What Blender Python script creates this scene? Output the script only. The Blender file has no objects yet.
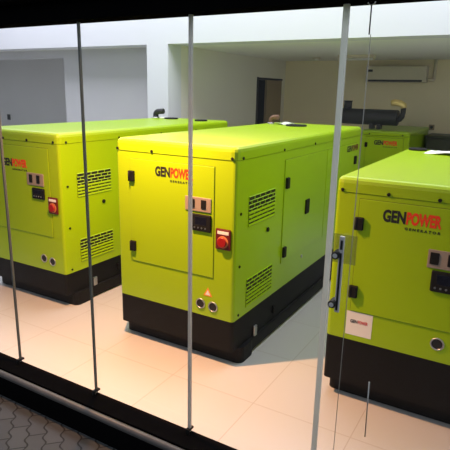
import bpy, bmesh, math, random
from mathutils import Vector, Matrix
random.seed(7)
PI = math.pi
S = bpy.context.scene
COL = S.collection

# ------------------------------------------------------------------ materials
def srgb(r, g, b):
    f = lambda c: (c/255/12.92) if c <= 10 else (((c/255)+0.055)/1.055)**2.4
    return (f(r), f(g), f(b), 1)

def mat(name, col, rough=0.5, metal=0.0, bump=0.0, bscale=40.0, var=0.06, vscale=6.0, spec=0.5, coat=0.0):
    m = bpy.data.materials.new(name); m.use_nodes = True
    n = m.node_tree; b = n.nodes['Principled BSDF']
    b.inputs['Roughness'].default_value = rough
    b.inputs['Metallic'].default_value = metal
    b.inputs['Specular IOR Level'].default_value = spec
    b.inputs['Coat Weight'].default_value = coat
    tc = n.nodes.new('ShaderNodeTexCoord')
    nz = n.nodes.new('ShaderNodeTexNoise'); nz.inputs['Scale'].default_value = vscale; nz.inputs['Detail'].default_value = 4
    n.links.new(tc.outputs['Object'], nz.inputs['Vector'])
    mx = n.nodes.new('ShaderNodeMix'); mx.data_type = 'RGBA'
    c = col
    mx.inputs['A'].default_value = (c[0]*(1-var), c[1]*(1-var), c[2]*(1-var), 1)
    mx.inputs['B'].default_value = (min(1, c[0]*(1+var)), min(1, c[1]*(1+var)), min(1, c[2]*(1+var)), 1)
    n.links.new(nz.outputs['Fac'], mx.inputs['Factor'])
    n.links.new(mx.outputs['Result'], b.inputs['Base Color'])
    if bump > 0:
        n2 = n.nodes.new('ShaderNodeTexNoise'); n2.inputs['Scale'].default_value = bscale; n2.inputs['Detail'].default_value = 5
        n.links.new(tc.outputs['Object'], n2.inputs['Vector'])
        bp = n.nodes.new('ShaderNodeBump'); bp.inputs['Strength'].default_value = bump; bp.inputs['Distance'].default_value = 0.01
        n.links.new(n2.outputs['Fac'], bp.inputs['Height']); n.links.new(bp.outputs['Normal'], b.inputs['Normal'])
    return m

M = {}
M['lime']   = mat('lime_paint', (0.325, 0.52, 0.0012, 1), 0.33, bump=0.02, bscale=220, var=0.03, vscale=2, spec=0.5)
M['black']  = mat('black_powder_coat', (0.0055, 0.0055, 0.006, 1), 0.6, bump=0.05, bscale=200, var=0.2, spec=0.2)
M['rubber'] = mat('black_rubber', (0.005, 0.005, 0.005, 1), 0.65, var=0.2, spec=0.3)
M['seam']   = mat('seam_gasket', (0.13, 0.20, 0.003, 1), 0.8)
M['chrome'] = mat('chrome', (0.75, 0.75, 0.76, 1), 0.15, 1.0, var=0.03)
M['satin']  = mat('satin_aluminium', (0.72, 0.72, 0.72, 1), 0.4, 0.25, var=0.05)
M['steel']  = mat('brushed_steel', (0.5, 0.5, 0.5, 1), 0.35, 1.0, var=0.1, vscale=30)
M['plate']  = mat('beige_plate', srgb(152, 138, 126), 0.5)
M['screen'] = mat('dark_screen', (0.008, 0.009, 0.02, 1), 0.15, spec=0.6)
M['red']    = mat('red_button', srgb(150, 22, 20), 0.35)
M['maroon'] = mat('dark_red_housing', srgb(96, 16, 14), 0.5)
M['yellow'] = mat('yellow_ring', srgb(205, 130, 80), 0.5)
M['white']  = mat('white_label', srgb(235, 232, 225), 0.6)
M['ink']    = mat('black_ink', (0.012, 0.012, 0.012, 1), 0.6)
M['orange'] = mat('orange_red_ink', srgb(232, 62, 18), 0.5)
M['pinkink']= mat('red_ink', srgb(205, 70, 62), 0.6)
M['warn']   = mat('warning_orange', srgb(235, 150, 40), 0.5)
M['wallw']  = mat('white_plaster', (0.72, 0.735, 0.77, 1), 0.85, bump=0.04, bscale=60, var=0.02, vscale=1.5)
M['wallt']  = mat('cream_plaster', (0.90, 0.79, 0.54, 1), 0.85, bump=0.05, bscale=60, var=0.05, vscale=1.5)
M['wallo']  = mat('pale_stone_plaster', (0.82, 0.79, 0.69, 1), 0.85, bump=0.05, bscale=60, var=0.05, vscale=1.5)
M['wallc']  = mat('off_white_ceiling_paint', (0.86, 0.87, 0.80, 1), 0.85, bump=0.04, bscale=60, var=0.02, vscale=1.5)
M['wallg']  = mat('grey_plaster', (0.55, 0.55, 0.56, 1), 0.85, bump=0.05, bscale=60, var=0.05, vscale=1.5)
M['walld']  = mat('dark_plaster', (0.60, 0.60, 0.59, 1), 0.85, var=0.06, vscale=1.5)
M['door']   = mat('brown_door', srgb(150, 130, 100), 0.6, var=0.1)
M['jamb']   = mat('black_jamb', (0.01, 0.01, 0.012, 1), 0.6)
M['alu']    = mat('dark_anodised_aluminium', (0.005, 0.005, 0.0055, 1), 1.0, 0.0, var=0.2, vscale=12, spec=0.0)
M['nosing'] = mat('highlit_aluminium_nosing', (0.11, 0.11, 0.11, 1), 0.5, 0.4, var=0.3, vscale=14)  # paler than the sill: the ridge's lit highlight is put into the colour
M['acw']    = mat('air_conditioner_plastic', srgb(215, 205, 180), 0.4)
M['muf']    = mat('black_heatproof_paint', (0.014, 0.014, 0.015, 1), 0.5, bump=0.05, bscale=120, var=0.2)
M['gold']   = mat('gold_foil', (0.95, 0.72, 0.28, 1), 0.3, 0.35, bump=0.5, bscale=50)
M['paper']  = mat('white_paper', (0.85, 0.85, 0.86, 1), 0.7, var=0.02)
M['plastic']= mat('pale_plastic_sheet', (0.72, 0.80, 0.62, 1), 0.3, bump=0.3, bscale=40)
M['cabinet']= mat('dark_grey_green_cabinet', (0.035, 0.045, 0.03, 1), 0.5, var=0.15)
M['rust']   = mat('brown_steel_pipe', (0.16, 0.09, 0.05, 1), 0.6, 0.4, var=0.3, vscale=20)
M['cord']   = mat('pale_cord', srgb(170, 168, 160), 0.7)
M['cordend']= mat('dark_cord_grip', srgb(60, 60, 62), 0.7)

def glass_mat(name, tint, refl=0.9, rough=0.0, opac=0.0, body=(0.5, 0.5, 0.5, 1)):
    m = bpy.data.materials.new(name); m.use_nodes = True
    n = m.node_tree; n.nodes.clear()
    out = n.nodes.new('ShaderNodeOutputMaterial')
    tr = n.nodes.new('ShaderNodeBsdfTransparent'); tr.inputs['Color'].default_value = tint
    gl = n.nodes.new('ShaderNodeBsdfGlossy'); gl.inputs['Roughness'].default_value = rough
    gl.inputs['Color'].default_value = (refl, refl, refl, 1)
    fr = n.nodes.new('ShaderNodeFresnel'); fr.inputs['IOR'].default_value = 1.45
    mx = n.nodes.new('ShaderNodeMixShader')
    ge = n.nodes.new('ShaderNodeNewGeometry'); mm = n.nodes.new('ShaderNodeMath'); mm.operation = 'SUBTRACT'; mm.use_clamp = True
    n.links.new(fr.outputs[0], mm.inputs[0]); n.links.new(ge.outputs['Backfacing'], mm.inputs[1])
    n.links.new(mm.outputs[0], mx.inputs[0]); n.links.new(tr.outputs[0], mx.inputs[1]); n.links.new(gl.outputs[0], mx.inputs[2])
    last = mx
    if opac > 0:
        df = n.nodes.new('ShaderNodeBsdfDiffuse'); df.inputs['Color'].default_value = body
        tl = n.nodes.new('ShaderNodeBsdfTranslucent'); tl.inputs['Color'].default_value = body
        m3 = n.nodes.new('ShaderNodeMixShader'); m3.inputs[0].default_value = 0.5
        n.links.new(df.outputs[0], m3.inputs[1]); n.links.new(tl.outputs[0], m3.inputs[2])
        m2 = n.nodes.new('ShaderNodeMixShader'); m2.inputs[0].default_value = opac
        n.links.new(mx.outputs[0], m2.inputs[1]); n.links.new(m3.outputs[0], m2.inputs[2]); last = m2
    n.links.new(last.outputs[0], out.inputs[0])
    return m
M['glass'] = glass_mat('clear_glass', (0.985, 0.99, 0.985, 1), 0.8)
M['seal']  = glass_mat('clear_edge_seal', (0.55, 0.56, 0.56, 1), 0.8, 0.2, 0.8, (0.62, 0.63, 0.63, 1))
M['sealw'] = glass_mat('milky_edge_seal', (0.75, 0.77, 0.75, 1), 0.8, 0.2, 0.8, (0.74, 0.76, 0.74, 1))
M['edge']  = glass_mat('dark_glass_edge', (0.25, 0.27, 0.27, 1), 0.8, 0.1, 0.7, (0.22, 0.24, 0.24, 1))
M['smoke'] = glass_mat('smoked_patch', (0.78, 0.79, 0.72, 1), 0.5, 0.3, 0.08, (0.25, 0.25, 0.22, 1))

def tile_floor():
    m = bpy.data.materials.new('cream_floor_tiles'); m.use_nodes = True
    n = m.node_tree; b = n.nodes['Principled BSDF']
    tc = n.nodes.new('ShaderNodeTexCoord'); mp = n.nodes.new('ShaderNodeMapping')
    mp.inputs['Location'].default_value = (0.51, 0.28, 0)
    n.links.new(tc.outputs['Object'], mp.inputs['Vector'])
    br = n.nodes.new('ShaderNodeTexBrick'); br.offset = 0.0; br.squash = 1.0
    br.inputs['Color1'].default_value = (0.57, 0.555, 0.535, 1)
    br.inputs['Color2'].default_value = (0.557, 0.542, 0.52, 1)
    br.inputs['Mortar'].default_value = (0.46, 0.42, 0.38, 1)
    br.inputs['Scale'].default_value = 1.0; br.inputs['Mortar Size'].default_value = 0.003
    br.inputs['Brick Width'].default_value = 0.6; br.inputs['Row Height'].default_value = 0.6
    n.links.new(mp.outputs[0], br.inputs['Vector']); n.links.new(br.outputs['Color'], b.inputs['Base Color'])
    b.inputs['Roughness'].default_value = 0.32; b.inputs['Specular IOR Level'].default_value = 0.35
    return m
M['tiles'] = tile_floor()

def pavers():
    m = bpy.data.materials.new('grey_interlocking_pavers'); m.use_nodes = True
    n = m.node_tree; b = n.nodes['Principled BSDF']
    tc = n.nodes.new('ShaderNodeTexCoord'); mp = n.nodes.new('ShaderNodeMapping')
    mp.inputs['Rotation'].default_value = (0, 0, math.radians(45))
    nz = n.nodes.new('ShaderNodeTexWave'); nz.inputs['Scale'].default_value = 3.2; nz.wave_type = 'BANDS'
    ad = n.nodes.new('ShaderNodeMix'); ad.data_type = 'RGBA'; ad.blend_type = 'ADD'; ad.inputs['Factor'].default_value = 0.02
    n.links.new(tc.outputs['Object'], mp.inputs['Vector']); n.links.new(mp.outputs[0], nz.inputs['Vector'])
    n.links.new(mp.outputs[0], ad.inputs['A']); n.links.new(nz.outputs['Color'], ad.inputs['B'])
    br = n.nodes.new('ShaderNodeTexBrick'); br.offset = 0.5
    br.inputs['Color1'].default_value = (0.080, 0.085, 0.087, 1); br.inputs['Color2'].default_value = (0.064, 0.068, 0.070, 1)
    br.inputs['Mortar'].default_value = (0.02, 0.02, 0.02, 1)
    br.inputs['Scale'].default_value = 1.0; br.inputs['Mortar Size'].default_value = 0.006; br.inputs['Mortar Smooth'].default_value = 0.3
    br.inputs['Brick Width'].default_value = 0.2; br.inputs['Row Height'].default_value = 0.1
    n.links.new(ad.outputs['Result'], br.inputs['Vector']); n.links.new(br.outputs['Color'], b.inputs['Base Color'])
    bp = n.nodes.new('ShaderNodeBump'); bp.inputs['Strength'].default_value = 0.5; bp.inputs['Distance'].default_value = 0.01; bp.invert = True
    n.links.new(br.outputs['Fac'], bp.inputs['Height']); n.links.new(bp.outputs['Normal'], b.inputs['Normal'])
    b.inputs['Roughness'].default_value = 0.85
    return m
M['pavers'] = pavers()

# ------------------------------------------------------------------ mesh helpers
class MB:
    def __init__(s): s.bm = bmesh.new()
    def _merge(s, t, smooth=False):
        me = bpy.data.meshes.new('tmp')
        for f in t.faces: f.smooth = smooth
        t.to_mesh(me); t.free(); s.bm.from_mesh(me); bpy.data.meshes.remove(me)
    def box(s, x0, x1, y0, y1, z0, z1, bev=0.0, seg=2, rot=None):
        t = bmesh.new(); bmesh.ops.create_cube(t, size=1)
        bmesh.ops.scale(t, vec=(x1-x0, y1-y0, z1-z0), verts=t.verts)
        if bev > 0: bmesh.ops.bevel(t, geom=list(t.edges), offset=bev, segments=seg, affect='EDGES', profile=0.5)
        if rot is not None: bmesh.ops.transform(t, matrix=rot, verts=t.verts)
        bmesh.ops.translate(t, vec=((x0+x1)/2, (y0+y1)/2, (z0+z1)/2), verts=t.verts)
        s._merge(t); return s
    def body(s, x0, x1, y0, y1, z0, z1, vb=0.02, tb=0.0, seg=3):
        """box with rounded vertical corners and an eased top edge"""
        t = bmesh.new(); bmesh.ops.create_cube(t, size=1)
        bmesh.ops.scale(t, vec=(x1-x0, y1-y0, z1-z0), verts=t.verts)
        bmesh.ops.translate(t, vec=((x0+x1)/2, (y0+y1)/2, (z0+z1)/2), verts=t.verts)
        if vb > 0:
            e = [e for e in t.edges if abs(e.verts[0].co.z-e.verts[1].co.z) > 1e-4]
            bmesh.ops.bevel(t, geom=e, offset=vb, segments=seg, affect='EDGES', profile=0.5)
        if tb > 0:
            e = [e for e in t.edges if all(abs(v.co.z-z1) < 1e-4 for v in e.verts)]
            bmesh.ops.bevel(t, geom=e, offset=tb, segments=seg, affect='EDGES', profile=0.5)
        s._merge(t); return s
    def cyl(s, p, q, r, r2=None, n=24, bev=0.0):
        p, q = Vector(p), Vector(q); d = q-p
        t = bmesh.new()
        bmesh.ops.create_cone(t, cap_ends=True, segments=n, radius1=r, radius2=r if r2 is None else r2, depth=d.length)
        if bev > 0:
            e = [e for e in t.edges if len(e.link_faces) == 2 and any(len(f.verts) > 4 for f in e.link_faces)]
            bmesh.ops.bevel(t, geom=e, offset=bev, segments=2, affect='EDGES', profile=0.5)
        mt = Matrix.Translation((p+q)/2) @ d.to_track_quat('Z', 'Y').to_matrix().to_4x4()
        bmesh.ops.transform(t, matrix=mt, verts=t.verts)
        for f in t.faces: f.smooth = len(f.verts) == 4
        me = bpy.data.meshes.new('tmp'); t.to_mesh(me); t.free(); s.bm.from_mesh(me); bpy.data.meshes.remove(me)
        return s
    def tube(s, pts, r, n=14):
        pts = [Vector(p) for p in pts]; t = bmesh.new(); rings = []
        for i, p in enumerate(pts):
            d = (pts[min(i+1, len(pts)-1)]-pts[max(i-1, 0)]).normalized()
            u = d.cross(Vector((0.3, 1, 0.13))).normalized() if abs(d.y) < 0.9 else d.cross(Vector((1, 0, 0.1))).normalized()
            v = d.cross(u); rr = r[i] if isinstance(r, (list, tuple)) else r
            rings.append([t.verts.new(p+(u*math.cos(2*PI*k/n)+v*math.sin(2*PI*k/n))*rr) for k in range(n)])
        for a, b in zip(rings, rings[1:]):
            for k in range(n): t.faces.new((a[k], a[(k+1) % n], b[(k+1) % n], b[k]))
        t.faces.new(rings[0][::-1]); t.faces.new(rings[-1])
        bmesh.ops.recalc_face_normals(t, faces=t.faces); s._merge(t, True); return s
    def torus(s, c, axis, R, r, n=28, k=10):
        c = Vector(c); q = Vector(axis).to_track_quat('Z', 'Y'); t = bmesh.new(); rings = []
        for i in range(n):
            a = 2*PI*i/n; ring = []
            for j in range(k):
                b = 2*PI*j/k
                ring.append(t.verts.new(c + q @ Vector(((R+r*math.cos(b))*math.cos(a), (R+r*math.cos(b))*math.sin(a), r*math.sin(b)))))
            rings.append(ring)
        for i in range(n):
            A, B = rings[i], rings[(i+1) % n]
            for j in range(k): t.faces.new((A[j], A[(j+1) % k], B[(j+1) % k], B[j]))
        bmesh.ops.recalc_face_normals(t, faces=t.faces); s._merge(t, True); return s
    def prism(s, poly, y0, y1):
        """polygon in x,z extruded along y"""
        t = bmesh.new(); a = [t.verts.new((x, y0, z)) for x, z in poly]; b = [t.verts.new((x, y1, z)) for x, z in poly]
        t.faces.new(a); t.faces.new(b[::-1])
        for i in range(len(a)): t.faces.new((a[i], b[i], b[(i+1) % len(a)], a[(i+1) % len(a)]))
        bmesh.ops.recalc_face_normals(t, faces=t.faces); s._merge(t); return s
    def build(s, name, m, parent=None, loc=None):
        me = bpy.data.meshes.new(name); s.bm.to_mesh(me); s.bm.free()
        me.materials.append(M[m]); o = bpy.data.objects.new(name, me); COL.objects.link(o)
        if parent is not None: o.parent = parent
        if loc is not None: o.location = loc
        return o

def thing(name, label, cat, loc=(0, 0, 0), group=None, rz=0.0):
    o = bpy.data.objects.new(name, None); COL.objects.link(o); o.location = loc; o.rotation_euler.z = rz
    o['label'] = label; o['category'] = cat
    if group: o['group'] = group
    return o
def tag(o, label, cat, group=None):
    o['label'] = label; o['category'] = cat
    if group: o['group'] = group
    return o
def struct(o, label=None):
    o['kind'] = 'structure'
    if label: o['label'] = label
    return o

def text_mesh(body, width, height, bold=0.02):
    cu = bpy.data.curves.new('txt', 'FONT'); cu.body = body; cu.size = 1.0; cu.offset = bold; cu.extrude = 0.004
    cu.resolution_u = 3
    o = bpy.data.objects.new('txt', cu); COL.objects.link(o)
    bpy.context.view_layer.update()
    me = bpy.data.meshes.new_from_object(o.evaluated_get(bpy.context.evaluated_depsgraph_get()))
    bpy.data.objects.remove(o); bpy.data.curves.remove(cu)
    xs = [v.co.x for v in me.vertices]; ys = [v.co.y for v in me.vertices]
    x0, x1, y0, y1 = min(xs), max(xs), min(ys), max(ys)
    for v in me.vertices:
        v.co.x = (v.co.x-x0)/(x1-x0)*width; v.co.y = (v.co.y-y0)/(y1-y0)*height
        v.co.z = 0.0006 if v.co.z > 0 else -0.0004
    return me
def lettering(name, body, w, h, m, parent, loc, face='front', bold=0.02):
    me = text_mesh(body, w, h, bold); me.name = name; me.materials.clear(); me.materials.append(M[m])
    R = Matrix(((1, 0, 0), (0, 0, -1), (0, 1, 0))) if face == 'front' else Matrix(((0, 0, 1), (1, 0, 0), (0, 1, 0)))
    for v in me.vertices: v.co = R @ v.co
    o = bpy.data.objects.new(name, me); COL.objects.link(o); o.parent = parent; o.location = loc
    return o

# ------------------------------------------------------------------ camera
cam = bpy.data.cameras.new('camera'); co = bpy.data.objects.new('camera', cam); COL.objects.link(co)
r_ = Vector((0.8614337, 0.5074621, 0.0203511)); u_ = Vector((-0.1451895, 0.2076692, 0.9673642)); f_ = Vector((-0.4866743, 0.8362749, -0.2525714))
mw = Matrix.Identity(4)
for i in range(3):
    mw[i][0] = r_[i]; mw[i][1] = u_[i]; mw[i][2] = -f_[i]
mw.translation = Vector((2.49825, -2.74235, 1.82719)); co.matrix_world = mw
cam.sensor_width = 36; cam.sensor_fit = 'HORIZONTAL'; cam.lens = 512.37/450*36; cam.clip_start = 0.05
S.camera = co

# ------------------------------------------------------------------ room shell
YG = -0.715          # glass line
YB = 2.97            # front of the white lintel
XL, XR = -9.0, 5.5
ZC = 2.41            # low rear ceiling
ZH = 4.6             # front hall ceiling
def sbox(name, m, *a, bev=0.0, label=None):
    return struct(MB().box(*a, bev=bev).build(name, m), label)
sbox('floor', 'tiles', XL, XR, YG-0.02, 7.0, -0.10, 0.0)
sbox('floor_outside', 'pavers', XL-12, XR+12, -28.0, YG-0.16, -0.32, -0.165)
sbox('wall_lintel', 'wallw', -8.8, XR, YB, YB+0.3, ZC, ZH)
sbox('wall_column', 'wallw', -2.10, -1.75, YB, YB+0.3, 0, ZC)
# partition running back from the column with a doorway
p = MB()
p.box(-2.02, -1.75, YB+0.3, 5.60, 0, ZC); p.box(-2.02, -1.75, 6.62, 7.0, 0, ZC); p.box(-2.02, -1.75, 5.60, 6.62, 2.06, ZC)
struct(p.build('wall_partition', 'wallo'))
sbox('wall_rear', 'wallt', -2.02, XR, 6.76, 7.0, 0, ZC)
p = MB(); p.box(-8.8, -4.09, 3.34, 3.55, 2.29, ZC); p.box(-4.09, -2.10, 3.34, 3.55, 0, ZC)
struct(p.build('wall_rear_left', 'wallg'))
sbox('wall_recess', 'walld', -8.8, -3.6, 4.9, 5.05, 0, ZC)
sbox('wall_recess_side', 'walld', -3.75, -3.6, 3.55, 4.9, 0, ZC)
sbox('ceiling_rear', 'wallc', -8.8, XR, YB+0.3, 7.0, ZC, ZC+0.12)
sbox('wall_left', 'wallw', XL, XL+0.2, YG, 7.0, 0, ZH)
sbox('wall_right', 'wallw', XR-0.2, XR, YG, 7.0, 0, ZH)
p = MB()   # hall ceiling with a long roof light
p.box(XL, XR, YG, 0.8, ZH, ZH+0.15); p.box(XL, XR, 2.75, YB+0.3, ZH, ZH+0.15)
p.box(XL, -6.5, 0.8, 2.75, ZH, ZH+0.15); p.box(4.2, XR, 0.8, 2.75, ZH, ZH+0.15)
struct(p.build('ceiling', 'wallw'))
sbox('wall_front', 'wallw', XL, XR, YG+0.01, YG+0.05, 2.36, ZH)
# unlit room beyond the partition doorway, its lack of light put into near-black walls
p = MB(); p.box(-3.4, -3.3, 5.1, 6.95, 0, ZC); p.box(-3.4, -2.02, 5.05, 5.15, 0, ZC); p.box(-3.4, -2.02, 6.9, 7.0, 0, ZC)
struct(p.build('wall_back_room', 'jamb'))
d = thing('door_1', 'brown door leaf standing in the doorway of the partition', 'door', (-1.775, 6.62, 0)); d['kind'] = 'structure'
del d['category']
MB().box(-0.022, 0.022, -0.64, 0, 0.01, 2.04, 0.003).build('door_leaf', 'door', d)
MB().box(0.022, 0.03, -0.60, -0.56, 0.98, 1.12, 0.003).tube([(0.03, -0.60, 1.05), (0.07, -0.60, 1.05), (0.07, -0.50, 1.05)], 0.009, 10).build('door_handle', 'steel', d)
p = MB(); p.box(-2.03, -1.74, 5.56, 5.62, 0, 2.08); p.box(-2.03, -1.74, 5.62, 6.62, 2.045, 2.075)
struct(p.build('trim_1', 'jamb'))

# ------------------------------------------------------------------ shopfront: head, sill, panes
p = MB(); p.box(XL, XR, YG-0.07, YG+0.06, 2.155, 2.235, 0.004); p.box(XL, XR, YG-0.05, YG+0.05, 2.235, 2.37); p.box(0.18, 0.56, YG+0.106, YG+0.110, 2.245, 2.42); p.box(0.18, 0.56, YG+0.05, YG+0.16, 2.42, 2.43)  # last two boxes: unseen plate added to keep lamp spill off the pavement
struct(p.build('trim_head_rail_and_light_block', 'alu'))
p = MB(); p.box(XL, XR, YG-0.16, YG+0.009, 2.37, 3.7); p.box(XL, XR, YG-0.16, YG-0.05, 2.25, 2.37, 0.004)
struct(p.build('wall_fascia', 'alu'))
p = MB(); p.box(XL, XR, YG-0.115, YG+0.02, -0.115, 0.002, 0.003)
p.box(XL, XR, YG-0.158, YG-0.115, -0.32, -0.03)
struct(p.build('trim_sill', 'alu'))
struct(MB().cyl((XL, YG-0.137, -0.022), (XR, YG-0.137, -0.022), 0.022, n=20).build('trim_nosing', 'nosing'))

joints = [-0.98, -0.275, 0.425, 1.12, 1.832, 2.535, 3.235]
seals = ['edge', 'edge', 'edge', 'seal', 'sealw', 'seal', 'seal']
widths = [0.010, 0.010, 0.010, 0.016, 0.023, 0.016, 0.016]
pane_labels = ['frameless glass pane in front of the leftmost generator, cut by the left edge',
               'clear glass pane across the front of the left generator and its red switch',
               'clear glass pane in front of the left half of the middle generator',
               'clear glass pane over the red switch and side of the middle generator',
               'clear glass door leaf with a slotted chrome pull handle', '']
for i in range(5):
    x0, x1 = joints[i], joints[i+1]
    w = bpy.data.objects.new('window_%d' % (i+1), None); COL.objects.link(w); w.location = (x0, YG, 0.0)
    struct(w, pane_labels[i])
    L = x1-x0
    h = widths[i]/2; h2 = widths[i+1]/2
    MB().box(h, L-h2, -0.005, 0.005, 0.012, 2.157).build('glass_pane', 'glass', w)
    MB().box(-h, h, -0.008, 0.008, 0.012, 2.157, 0.001).build('edge_seal', seals[i], w)
    MB().box(-0.012, 0.012, -0.024, -0.012, 0.0, 0.022, 0.003).box(-0.012, 0.012, -0.024, 0.024, 0.022, 0.034, 0.002).build('pivot_block', 'rubber', w)
    if i == 4:
        g = MB().box(0.018, 0.12, -0.0068, -0.0052, 1.137, 1.262, 0.0).build('lock_patch', 'smoke', w)
        hx = 0.066
        hd = MB().box(hx-0.011, hx+0.011, -0.040, -0.030, 0.925, 1.262, 0.004).build('pull_handle', 'satin', w)
        MB().box(hx-0.0045, hx+0.0045, -0.0415, -0.0395, 0.935, 1.19, 0.0).box(hx-0.005, hx+0.005, -0.0415, -0.0395, 1.205, 1.245, 0.0).build('handle_slot', 'ink', hd)
        for z in (1.181, 0.964):
            kb = MB().cyl((hx-0.018, -0.060, z), (hx-0.018, -0.005, z), 0.017, n=24, bev=0.003).build('standoff_knob', 'ink', hd)
            MB().cyl((hx-0.018, -0.062, z), (hx-0.018, -0.059, z), 0.010, n=18).build('knob_cap', 'satin', hd)
        MB().cyl((0.232, -0.010, 0.36), (0.226, -0.010, 0.63), 0.0028, n=8).build('drop_bolt', 'steel', w)
# cord with a ring hanging down the door leaf
t = thing('pull_cord', 'thin pale cord with a ring at its top hanging down the glass door', 'cord', (1.93, YG-0.016, 0.012))
MB().torus((0, 0, 2.145), (0, 1, 0), 0.012, 0.003).build('ring', 'chrome', t)
MB().cyl((0, 0, 2.03), (0, 0, 2.133), 0.0026, n=10).build('cord_grip', 'cordend', t)
MB().cyl((0, 0, 0.0), (0.006, 0, 2.03), 0.0016, n=8).build('cord', 'cord', t)

# ------------------------------------------------------------------ generators
def screw_front(b, x, z, r=0.009, y=0.0): b.cyl((x, y, z), (x, y-0.005, z), r, n=12, bev=0.001)
def screw_side(b, y, z, W, r=0.009): b.cyl((W, y, z), (W+0.005, y, z), r, n=12, bev=0.001)

def one_screw(parent, p, d, r=0.009, name='screw', m='rubber'):
    p = Vector(p); return MB().cyl(p, p+Vector(d)*0.006, r, n=12, bev=0.0012).build(name, m, parent)

def vent(parent, W, y0, y1, z0, z1, rows=7, cols=5):
    v = MB().box(W-0.001, W+0.0012, y0, y1, z0, z1, 0).build('vent', 'ink', parent)
    rh = (z1-z0)/rows; cw = (y1-y0)/cols
    s = MB()
    for i in range(rows+1):                      # horizontal louvre lips, hooded outwards
        z = z0+i*rh
        hgt = rh*(0.12 if i > 3 else 0.38)  # lower lips deeper: the slots' fade in the light is put into shape
        s.prism([(0, 0), (0.0045, 0.0), (0.0075, -hgt*1.0), (0.0075, -hgt*1.25), (0, -hgt*2)], 0, y1-y0)
        bm = s.bm; bm.verts.ensure_lookup_table()
        for q in list(bm.verts)[-10:]:
            q.co = Vector((W+q.co.x, y0+q.co.y, z+q.co.z+hgt))
    for i in range(rows):
        off = 0.5 if i % 2 else 0.0
        for j in range(cols+1):
            y = y0+(j+off)*cw
            if y > y1: continue
            s.box(W, W+0.0045, max(y0, y-0.0035), min(y1, y+0.0035), z0+i*rh, z0+(i+1)*rh)
    s.build('louvre', 'lime', v)
    return v

def hinge_front(parent, x, z, h=0.074, w=0.05):
    o = MB().box(x-w/2, x+w/2, -0.026, -0.002, z-h/2, z+h/2, 0.006).cyl((x-w*0.3, -0.025, z-h*0.48), (x-w*0.3, -0.025, z+h*0.48), 0.006, n=10).build('hinge', 'rubber', parent)
    return o

def logo(parent, x, z, w=0.31, h=0.07, y=-0.014, black='ink', red='orange'):
    gw = w*0.40
    lettering('brand_lettering', 'GEN', gw, h*0.93, black, parent, (x, y, z), bold=0.045)
    lettering('brand_lettering', 'POWER', w-gw-0.004, h*0.93, red, parent, (x+gw+0.004, y, z), bold=0.045)
    lettering('small_lettering', 'G E N E R A T O R', w*0.60, h*0.2, black, parent, (x+w*0.40, y, z-h*0.40), bold=0.04)

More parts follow.
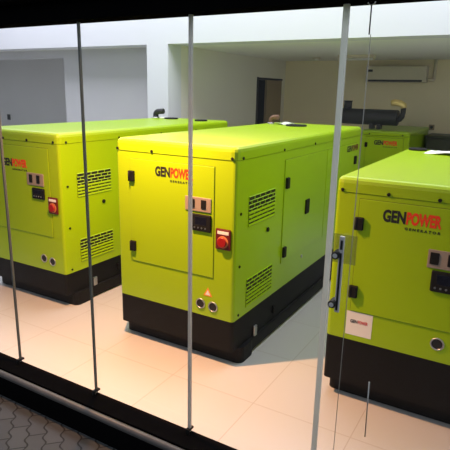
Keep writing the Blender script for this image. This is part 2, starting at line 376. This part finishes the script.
def generator(label, loc, W, L, H, hb, f, group='lime green generators'):
    """f: layout of the front face"""
    g = thing('generator', label, 'generator', loc, group)
    k = f.get('k', 1.0); dz = f.get('dz', 0.0)
    Z = lambda z: z*k+dz
    cap = H-0.088
    # base tank with skids
    bs = MB().body(0.0, W, 0.0, L, 0.112, hb, 0.025).build('base_tank', 'black', g)
    for y in (0.075, L-0.275):
        MB().body(f.get('sx', -0.02), W+0.03, y, y+0.2, 0.0, 0.116, 0.045).build('skid', 'black', bs)
    MB().box(W-0.04, W+0.018, 0.26, L-0.26, 0.02, 0.115, 0.006).build('side_rail', 'black', bs)
    if f.get('side', True):
        MB().box(W, W+0.016, 0.30, 0.345, 0.10, 0.19, 0.005).build('lashing_lug', 'steel', bs)
        MB().box(W, W+0.014, 0.62, 0.655, 0.17, 0.23, 0.005).build('lashing_lug', 'black', bs)
    MB().body(0, W, 0, L, hb, cap, 0.022).build('canopy_body', 'lime', g)
    roof = MB().body(-0.004, W+0.004, -0.004, L+0.004, cap+0.003, H, 0.042, 0.034).build('roof', 'lime', g)
    MB().body(0.006, W-0.006, 0.006, L-0.006, cap-0.002, cap+0.006, 0.02).build('roof_gasket', 'seam', roof)
    for x in f['screws']: one_screw(roof, (x, -0.004, cap+0.014), (0, -1, 0), 0.010)
    if f.get('side', True):
        for y in (0.075, 0.70, 1.32, 1.95): 
            if y < L-0.1: one_screw(roof, (W+0.004, y, cap+0.012), (1, 0, 0), 0.010)
    # front door
    dx0, dx1, dz0, dz1 = f['door']
    dr = MB().box(dx0, dx1, -0.006, 0.006, dz0, dz1, 0.002).build('door', 'lime', g)
    MB().box(dx0-0.0035, dx1+0.0035, -0.0015, 0.002, dz0-0.0035, dz1+0.0035, 0).build('door_gasket', 'seam', dr)
    for z in f.get('hinges', ()): hinge_front(dr, f['hx'], z)
    lx, lz = f['logo']; logo(dr, lx, lz, f.get('lw', 0.31), f.get('lh', 0.074), y=-0.0068)
    # control panel
    px0, px1, pz0, pz1 = f['plate']
    cp = MB().box(px0, px1, -0.013, -0.005, pz0, pz1, 0.003).build('control_panel', 'plate', g)
    for a in f['meters']:
        MB().box(a, a+f.get('mw', 0.038), -0.018, -0.012, pz0+0.022, pz1-0.014, 0.003).build('meter', 'rubber', cp)
    sx0, sx1, sz0, sz1 = f['screen']
    sc = MB().box(sx0, sx1, -0.020, -0.005, sz0, sz1, 0.008).build('display_unit', 'rubber', cp)
    MB().box(sx0+0.03, sx1-0.035, -0.0215, -0.019, sz0+0.045, sz1-0.018, 0.001).build('display_screen', 'screen', cp)
    for i in range(4):
        bx = sx0+0.026+i*0.028
        MB().cyl((bx, -0.019, sz0+0.024), (bx, -0.0225, sz0+0.024), 0.006, n=10).build('display_button', 'steel', cp)
    if 'stop' in f:
        ex0, ex1, ez0, ez1 = f['stop']
        es = MB().box(ex0, ex1, -0.012, 0.0, ez0, ez1, 0.008).build('emergency_stop', 'maroon', g)
        MB().box(ex0+0.016, ex1-0.014, -0.0135, -0.011, ez1-0.036, ez1-0.015, 0.001).build('stop_label', 'white', es)
        cx, cz = (ex0+ex1)/2, ez0+0.053
        MB().cyl((cx, -0.011, cz), (cx, -0.0145, cz), 0.041, n=28).build('stop_ring', 'yellow', es)
        MB().cyl((cx, -0.014, cz), (cx, -0.020, cz), 0.022, n=20).cyl((cx, -0.019, cz), (cx, -0.032, cz), 0.034, n=24, bev=0.005).build('stop_button', 'red', es)
    for (hx, hz) in f['holes']:
        gl = MB().torus((hx, -0.003, hz), (0, 1, 0), 0.033, 0.0045).build('cable_outlet', 'steel', g)
        MB().cyl((hx, 0.004, hz), (hx, -0.003, hz), 0.031, n=24).build('outlet_bore', 'ink', gl)
    if 'warn' in f:
        wx, wz = f['warn']
        wt = MB().prism([(wx-0.036, wz-0.03), (wx+0.036, wz-0.03), (wx, wz+0.034)], -0.0018, -0.0004).build('warning_sign', 'warn', g)
        MB().prism([(wx-0.020, wz-0.021), (wx+0.020, wz-0.021), (wx, wz+0.016)], -0.0024, -0.0016).build('warning_symbol', 'white', wt)
    # side with vents and doors
    if f.get('side', True):
        for (z0, z1) in ((0.965, 1.16), (0.39, 0.585)):
            vent(g, W, 0.175, 0.58, Z(z0), Z(z1))
        for z in (1.067, 0.71): one_screw(g, (W, 0.07, Z(z)), (1, 0, 0), 0.010)
        one_screw(g, (W, 0.07, hb+0.03), (1, 0, 0), 0.009)
        MB().cyl((W, 0.475, Z(0.876)), (W+0.012, 0.475, Z(0.876)), 0.017, n=18, bev=0.003).build('vent_lock', 'rubber', g)
        ya, yb = 0.735, L-0.16
        ym = (ya+yb)/2+0.02
        for (a, b, hy, ly, nm) in ((ya, ym-0.004, ya+0.035, 1.21, 'service_door'), (ym+0.004, yb, yb-0.035, None, 'service_door')):
            sd = MB().box(W-0.004, W+0.006, a, b, Z(0.545), Z(1.345), 0.002).build(nm, 'lime', g)
            MB().box(W-0.002, W+0.0015, a-0.0035, b+0.0035, Z(0.5415), Z(1.3485), 0).build('door_gasket', 'seam', sd)
            for z in (1.171, 0.63):
                MB().box(W+0.004, W+0.026, hy-0.024, hy+0.024, Z(z)-0.042, Z(z)+0.042, 0.006).build('hinge', 'rubber', sd)
            if ly:
                la = MB().box(W+0.004, W+0.018, ly-0.042, ly+0.042, Z(0.914)-0.062, Z(0.914)+0.062, 0.008).build('latch', 'rubber', sd)
        one_screw(g, (W, 1.17, Z(0.487)), (1, 0, 0), 0.014, 'side_lock', 'steel')
        one_screw(g, (W, 1.87, Z(0.475)), (1, 0, 0), 0.014, 'side_lock', 'steel')
        if f.get('sidelogo'):
            y = 2.20
            sd.name = 'service_door'
            lettering('brand_lettering', 'GEN', 0.15, 0.06, 'ink', sd, (W+0.0068, y+0.0, 1.27), 'side', 0.03)
            lettering('brand_lettering', 'POWER', 0.21, 0.06, 'maroon', sd, (W+0.0068, y+0.16, 1.27), 'side', 0.03)
    return g

layout_mid = dict(screws=(0.02, 0.322, 0.64, 0.948), door=(0.128, 0.82, 0.622, 1.363), hinges=(1.243, 0.735), hx=0.146,
    logo=(0.350, 1.262), plate=(0.60, 0.802, 1.063, 1.158), meters=(0.640, 0.727), screen=(0.655, 0.806, 0.932, 1.048),
    stop=(0.838, 0.952, 0.832, 0.972), holes=((0.722, 0.418), (0.822, 0.414)), warn=(0.78, 0.512), sidelogo=True)
GEN_MID = generator('lime generator in the middle, its red stop switch, green side and louvred vents facing', (0, 0, 0), 0.977, 2.675, 1.5, 0.335, layout_mid)
lw = dict(layout_mid)
lw.update(door=(0.118, 0.855, 0.612, 1.352), hinges=(1.2, 0.74), hx=0.136, logo=(0.285, 1.172), plate=(0.59, 0.79, 1.036, 1.14),
    meters=(0.622, 0.710), screen=(0.648, 0.795, 0.925, 1.018), stop=(0.826, 0.938, 0.818, 0.958), holes=((0.722, 0.405), (0.826, 0.392)),
    k=0.985, dz=-0.005, screws=(0.02, 0.32, 0.616, 0.925), sidelogo=False); lw.pop('warn')
GEN_LEFT = generator('lime generator furthest left, its bright yellow-lit louvred side turned to the middle one', (-1.669, 0.099, 0), 0.977, 2.675, 1.481, 0.302, lw)
lr = dict(sx=0.012, screws=(0.036, 0.292, 0.552), door=(0.138, 0.93, 0.592, 1.262), hinges=(1.122, 0.714), hx=0.147, lw=0.303, lh=0.076, logo=(0.272, 1.152),
    plate=(0.528, 0.74, 0.938, 1.04), mw=0.045, meters=(0.540, 0.628), screen=(0.557, 0.71, 0.81, 0.928),
    holes=((0.630, 0.509),), side=False)
GEN_RIGHT = generator('large lime generator nearest the camera behind the glass door with white sticker', (1.5975, 0.064, 0), 0.98, 1.89, 1.378, 0.403, lr)
st = MB().box(0.118, 0.272, -0.0135, -0.0005, 0.437, 0.586, 0.0).build('sticker', 'white', GEN_RIGHT)
for v in st.data.vertices: v.co.y = -0.0004 if v.co.y > -0.006 else -0.0016
lettering('sticker_lettering', 'GEN', 0.043, 0.021, 'ink', st, (0.143, -0.002, 0.515), bold=0.03)
lettering('sticker_lettering', 'POWER', 0.058, 0.021, 'pinkink', st, (0.189, -0.002, 0.515), bold=0.03)

# small generator at the back
def small_generator():
    W, L, H = 0.70, 1.55, 1.315
    g = thing('generator', 'small lime generator at the back by the rear wall, under a black muffler', 'generator', (0.325, 5.0, 0), 'lime green generators')
    bs = MB().body(0, W, 0, L, 0.08, 0.28, 0.02).build('base_tank', 'black', g)
    for y in (0.06, L-0.22): MB().body(-0.02, W+0.03, y, y+0.16, 0, 0.08, 0.02).build('skid', 'black', bs)
    MB().body(0, W, 0, L, 0.28, H-0.075, 0.02).build('canopy_body', 'lime', g)
    rf = MB().body(-0.003, W+0.003, -0.003, L+0.003, H-0.07, H, 0.036, 0.03).build('roof', 'lime', g)
    for x in (0.12, 0.60): one_screw(rf, (x, -0.003, H-0.055), (0, -1, 0), 0.011)
    dr = MB().box(0.08, 0.62, -0.012, 0.002, 0.55, 1.215, 0.004).build('door', 'lime', g)
    MB().box(0.076, 0.624, -0.004, 0.001, 0.546, 1.219).build('door_gasket', 'seam', dr)
    logo(dr, 0.20, 1.105, 0.34, 0.075, -0.0128)
    for z in (1.10, 0.68): hinge_front(dr, 0.085, z, 0.07, 0.04)
    return g
GEN_SMALL = small_generator()

# hatch covers and exhaust stubs on the roofs
def roof_cap(g, x, y, z, r, name='filler_cap'):
    return MB().cyl((x, y, z-0.001), (x, y, z+0.016), r, n=28, bev=0.004).build(name, 'rubber', g)
roof_cap(GEN_MID, 0.45, 2.17, 1.5, 0.105)
roof_cap(GEN_LEFT, 0.315, 2.40, 1.481, 0.085)
roof_cap(GEN_LEFT, 0.80, 2.33, 1.481, 0.075)
roof_cap(GEN_RIGHT, 0.105, 1.78, 1.378, 0.075)
def elbow(g, x, y, z, r, m, dirx, h=0.10, reach=0.13):
    pts = [(x, y, z-0.002), (x, y, z+h*0.5)]
    for i in range(7):
        a = i/6*PI/2*0.85
        pts.append((x+dirx*reach*0.5*(1-math.cos(a)), y, z+h*0.5+h*0.5*math.sin(a)))
    pts.append((x+dirx*reach, y, z+h*1.04))
    e = MB().tube(pts, r, 16).build('exhaust_elbow', m, g)
    MB().torus((x, y, z+0.006), (0, 0, 1), r*1.25, r*0.3).build('exhaust_collar', 'steel', e)
    return e
elbow(GEN_LEFT, 0.06, 2.42, 1.481, 0.034, 'muf', 1, 0.085, 0.12)
elbow(GEN_MID, 0.09, 2.33, 1.5, 0.026, 'rust', 1, 0.07, 0.09)
MB().box(0.15, 0.215, 2.37, 2.44, 1.480, 1.50, 0.008).build('vent_cover', 'white', GEN_LEFT)

def sheet(name, label, pts, z0, amp, m, cat, seed):
    """a crumpled sheet: quad outline given by four corners (x,y)"""
    rnd = random.Random(seed); b = MB(); t = bmesh.new(); n = 10; V = []
    a, bq, c, d = [Vector((x, y, 0)) for x, y in pts]
    ph = [rnd.uniform(0, 6) for _ in range(4)]
    for i in range(n+1):
        row = []
        for j in range(n+1):
            u, v = i/n, j/n
            p = (a*(1-u)+bq*u)*(1-v)+(d*(1-u)+c*u)*v
            h = amp*(0.5+0.5*math.sin(5*u+3*v+ph[0])*math.cos(4*v-2*u+ph[1]))
            row.append(t.verts.new((p.x+rnd.uniform(-.006, .006), p.y+rnd.uniform(-.006, .006), z0+0.001+h)))
        V.append(row)
    for i in range(n):
        for j in range(n): t.faces.new((V[i][j], V[i+1][j], V[i+1][j+1], V[i][j+1]))
    r = bmesh.ops.extrude_face_region(t, geom=list(t.faces))
    bmesh.ops.translate(t, vec=(0, 0, 0.0015), verts=[q for q in r['geom'] if isinstance(q, bmesh.types.BMVert)])
    bmesh.ops.recalc_face_normals(t, faces=t.faces)
    b._merge(t, True)
    return tag(b.build(name, m), label, cat)
sheet('paper_sheet', 'white paper sheet lying on the roof of the nearest generator', [(1.79, 1.60), (2.20, 1.50), (2.24, 1.86), (1.86, 1.84)], 1.378, 0.03, 'paper', 'paper', 3)
sheet('plastic_sheet', 'crumpled pale plastic sheet at the back of the middle generator roof', [(0.16, 2.25), (0.33, 2.20), (0.36, 2.42), (0.19, 2.46)], 1.502, 0.022, 'plastic', 'plastic sheet', 5)

# muffler on the small generator
t = thing('exhaust_muffler', 'black exhaust muffler drum with upright inlet lying on the small back generator', 'muffler', (0.33, 5.35, 1.315))
zc = 0.175
MB().cyl((-0.44, 0, zc), (0.43, 0, zc), 0.118, n=36, bev=0.014).build('drum', 'muf', t)
MB().tube([(-0.355, 0, zc+0.10), (-0.355, 0, zc+0.235)], 0.062, 24).torus((-0.355, 0, zc+0.228), (0, 0, 1), 0.062, 0.008).build('inlet_pipe', 'muf', t)
oe = MB().tube([(0.42, 0, zc-0.03), (0.455, 0, zc-0.02), (0.482, 0, zc+0.02), (0.492, 0, zc+0.08), (0.492, 0, zc+0.15)], 0.038, 20).build('outlet_elbow', 'muf', t)
MB().tube([(0.495, 0, zc+0.145), (0.487, 0, zc+0.185), (0.44, 0, zc+0.215), (0.36, 0, zc+0.225), (0.31, 0, zc+0.215)], [0.045, 0.05, 0.05, 0.052, 0.046], 20).build('outlet_cover', 'gold', oe)
for x in (0.05, 0.16): MB().box(x-0.03, x+0.03, -0.07, 0.07, 0.0, zc-0.09, 0.006).build('support_bracket', 'muf', t)

# dark cabinet beside the small generator
t = thing('equipment_cabinet', 'low dark grey-green metal cabinet beside the small back generator', 'cabinet', (1.08, 6.0, 0))
MB().box(0, 1.1, 0, 0.6, 0.08, 1.17, 0.012).build('cabinet_body', 'cabinet', t)
MB().box(-0.015, 1.115, -0.015, 0.61, 1.17, 1.215, 0.01).build('cabinet_top', 'cabinet', t)
MB().box(0.02, 1.08, 0.03, 0.57, 0.0, 0.08, 0.004).build('plinth', 'black', t)
for a in (0.03, 0.56):
    dd = MB().box(a, a+0.51, -0.012, 0.0, 0.12, 1.14, 0.005).build('cabinet_door', 'cabinet', t)
    MB().box(a+0.235, a+0.275, -0.03, -0.012, 0.62, 0.76, 0.006).build('door_handle', 'rubber', dd)

# air conditioner on the rear wall
t = thing('air_conditioner', 'long pale wall-mounted air conditioner high on the rear wall', 'air conditioner', (-0.14, 6.76, 2.03))
b = MB().box(0, 1.02, -0.20, 0, 0.0, 0.275, 0.02, 3).build('housing', 'acw', t)
MB().box(0.06, 0.96, -0.208, -0.19, 0.012, 0.045, 0.004).build('air_outlet', 'ink', t)
MB().box(0.02, 1.00, -0.206, -0.195, 0.062, 0.255, 0.006).build('front_panel', 'acw', t)
MB().box(0.05, 0.13, -0.2085, -0.204, 0.175, 0.215, 0.002).build('status_display', 'ink', t)
MB().cyl((1.02, -0.08, 0.05), (1.13, -0.05, 0.05), 0.025, n=14).cyl((1.12, -0.03, 0.05), (1.12, -0.03, 0.38), 0.025, n=14).build('pipe_cover', 'acw', t)

# batten light and detector on the low ceiling
t = thing('ceiling_light', 'unlit white batten light on the ceiling above the air conditioner', 'light fitting', (0.0, 5.45, ZC+0.001))
MB().box(-0.26, 0.30, -0.06, 0.06, -0.045, 0.0, 0.004).build('batten_body', 'acw', t)
MB().cyl((-0.24, 0, -0.062), (0.28, 0, -0.062), 0.017, n=16).build('tube', 'white', t)
for x in (-0.25, 0.29): MB().box(x-0.012, x+0.012, -0.022, 0.022, -0.08, -0.04, 0.003).build('end_cap', 'acw', t)
t = thing('smoke_detector', 'small round white smoke detector on the low rear ceiling', 'smoke detector', (-0.80, 5.9, ZC))
MB().cyl((0, 0, 0), (0, 0, -0.02), 0.062, n=28).build('detector_base', 'acw', t)
MB().cyl((0, 0, -0.02), (0, 0, -0.05), 0.05, 0.035, n=28).build('detector_head', 'white', t)
# wall sockets
t = thing('wall_socket', 'small brown socket low on the rear wall above the dark cabinet', 'socket', (1.03, 6.76, 1.30))
MB().box(-0.045, 0.045, -0.012, 0, -0.045, 0.045, 0.004).build('socket_plate', 'door', t)
MB().cyl((0, -0.014, 0), (0, -0.010, 0), 0.026, n=20).build('socket_insert', 'ink', t)
t = thing('wall_switch', 'small grey switch on the dark recessed wall behind the left generator', 'switch', (-7.6, 4.9, 1.17))
MB().box(-0.05, 0.05, -0.012, 0, -0.06, 0.06, 0.004).build('switch_plate', 'cordend', t)
MB().box(-0.022, 0.022, -0.018, -0.011, -0.035, 0.035, 0.003).build('switch_rocker', 'ink', t)

# ------------------------------------------------------------------ light
def area(name, loc, sx, sy, energy, col, rot=(0, 0, 0)):
    l = bpy.data.lights.new(name, 'AREA'); l.shape = 'RECTANGLE'; l.size = sx; l.size_y = sy; l.energy = energy; l.color = col
    o = bpy.data.objects.new(name, l); COL.objects.link(o); o.location = loc; o.rotation_euler = rot
    return o
area('roof_light_daylight', (-1.15, 1.775, ZH+0.10), 10.6, 1.9, 385, (0.88, 0.88, 1.0))
l = bpy.data.lights.new('warm_downlight', 'SPOT'); l.energy = 405; l.color = (1.0, 0.485, 0.23); l.shadow_soft_size = 0.025
l.spot_size = math.radians(150); l.spot_blend = 1.0
o = bpy.data.objects.new('warm_downlight', l); COL.objects.link(o); o.location = (0.36, -0.58, 2.36); o.rotation_euler = (math.radians(14), 0, 0)

w = bpy.data.worlds.new('sky'); S.world = w; w.use_nodes = True
bg = w.node_tree.nodes['Background']; bg.inputs['Color'].default_value = (0.80, 0.89, 1.0, 1); bg.inputs['Strength'].default_value = 0.4

S.view_settings.view_transform = 'Standard'; S.view_settings.look = 'None'
S.view_settings.gamma = 1.0; S.view_settings.use_curve_mapping = False; S.view_settings.exposure = 0.0
S.cycles.max_bounces = 10; S.cycles.diffuse_bounces = 5; S.cycles.transparent_max_bounces = 24
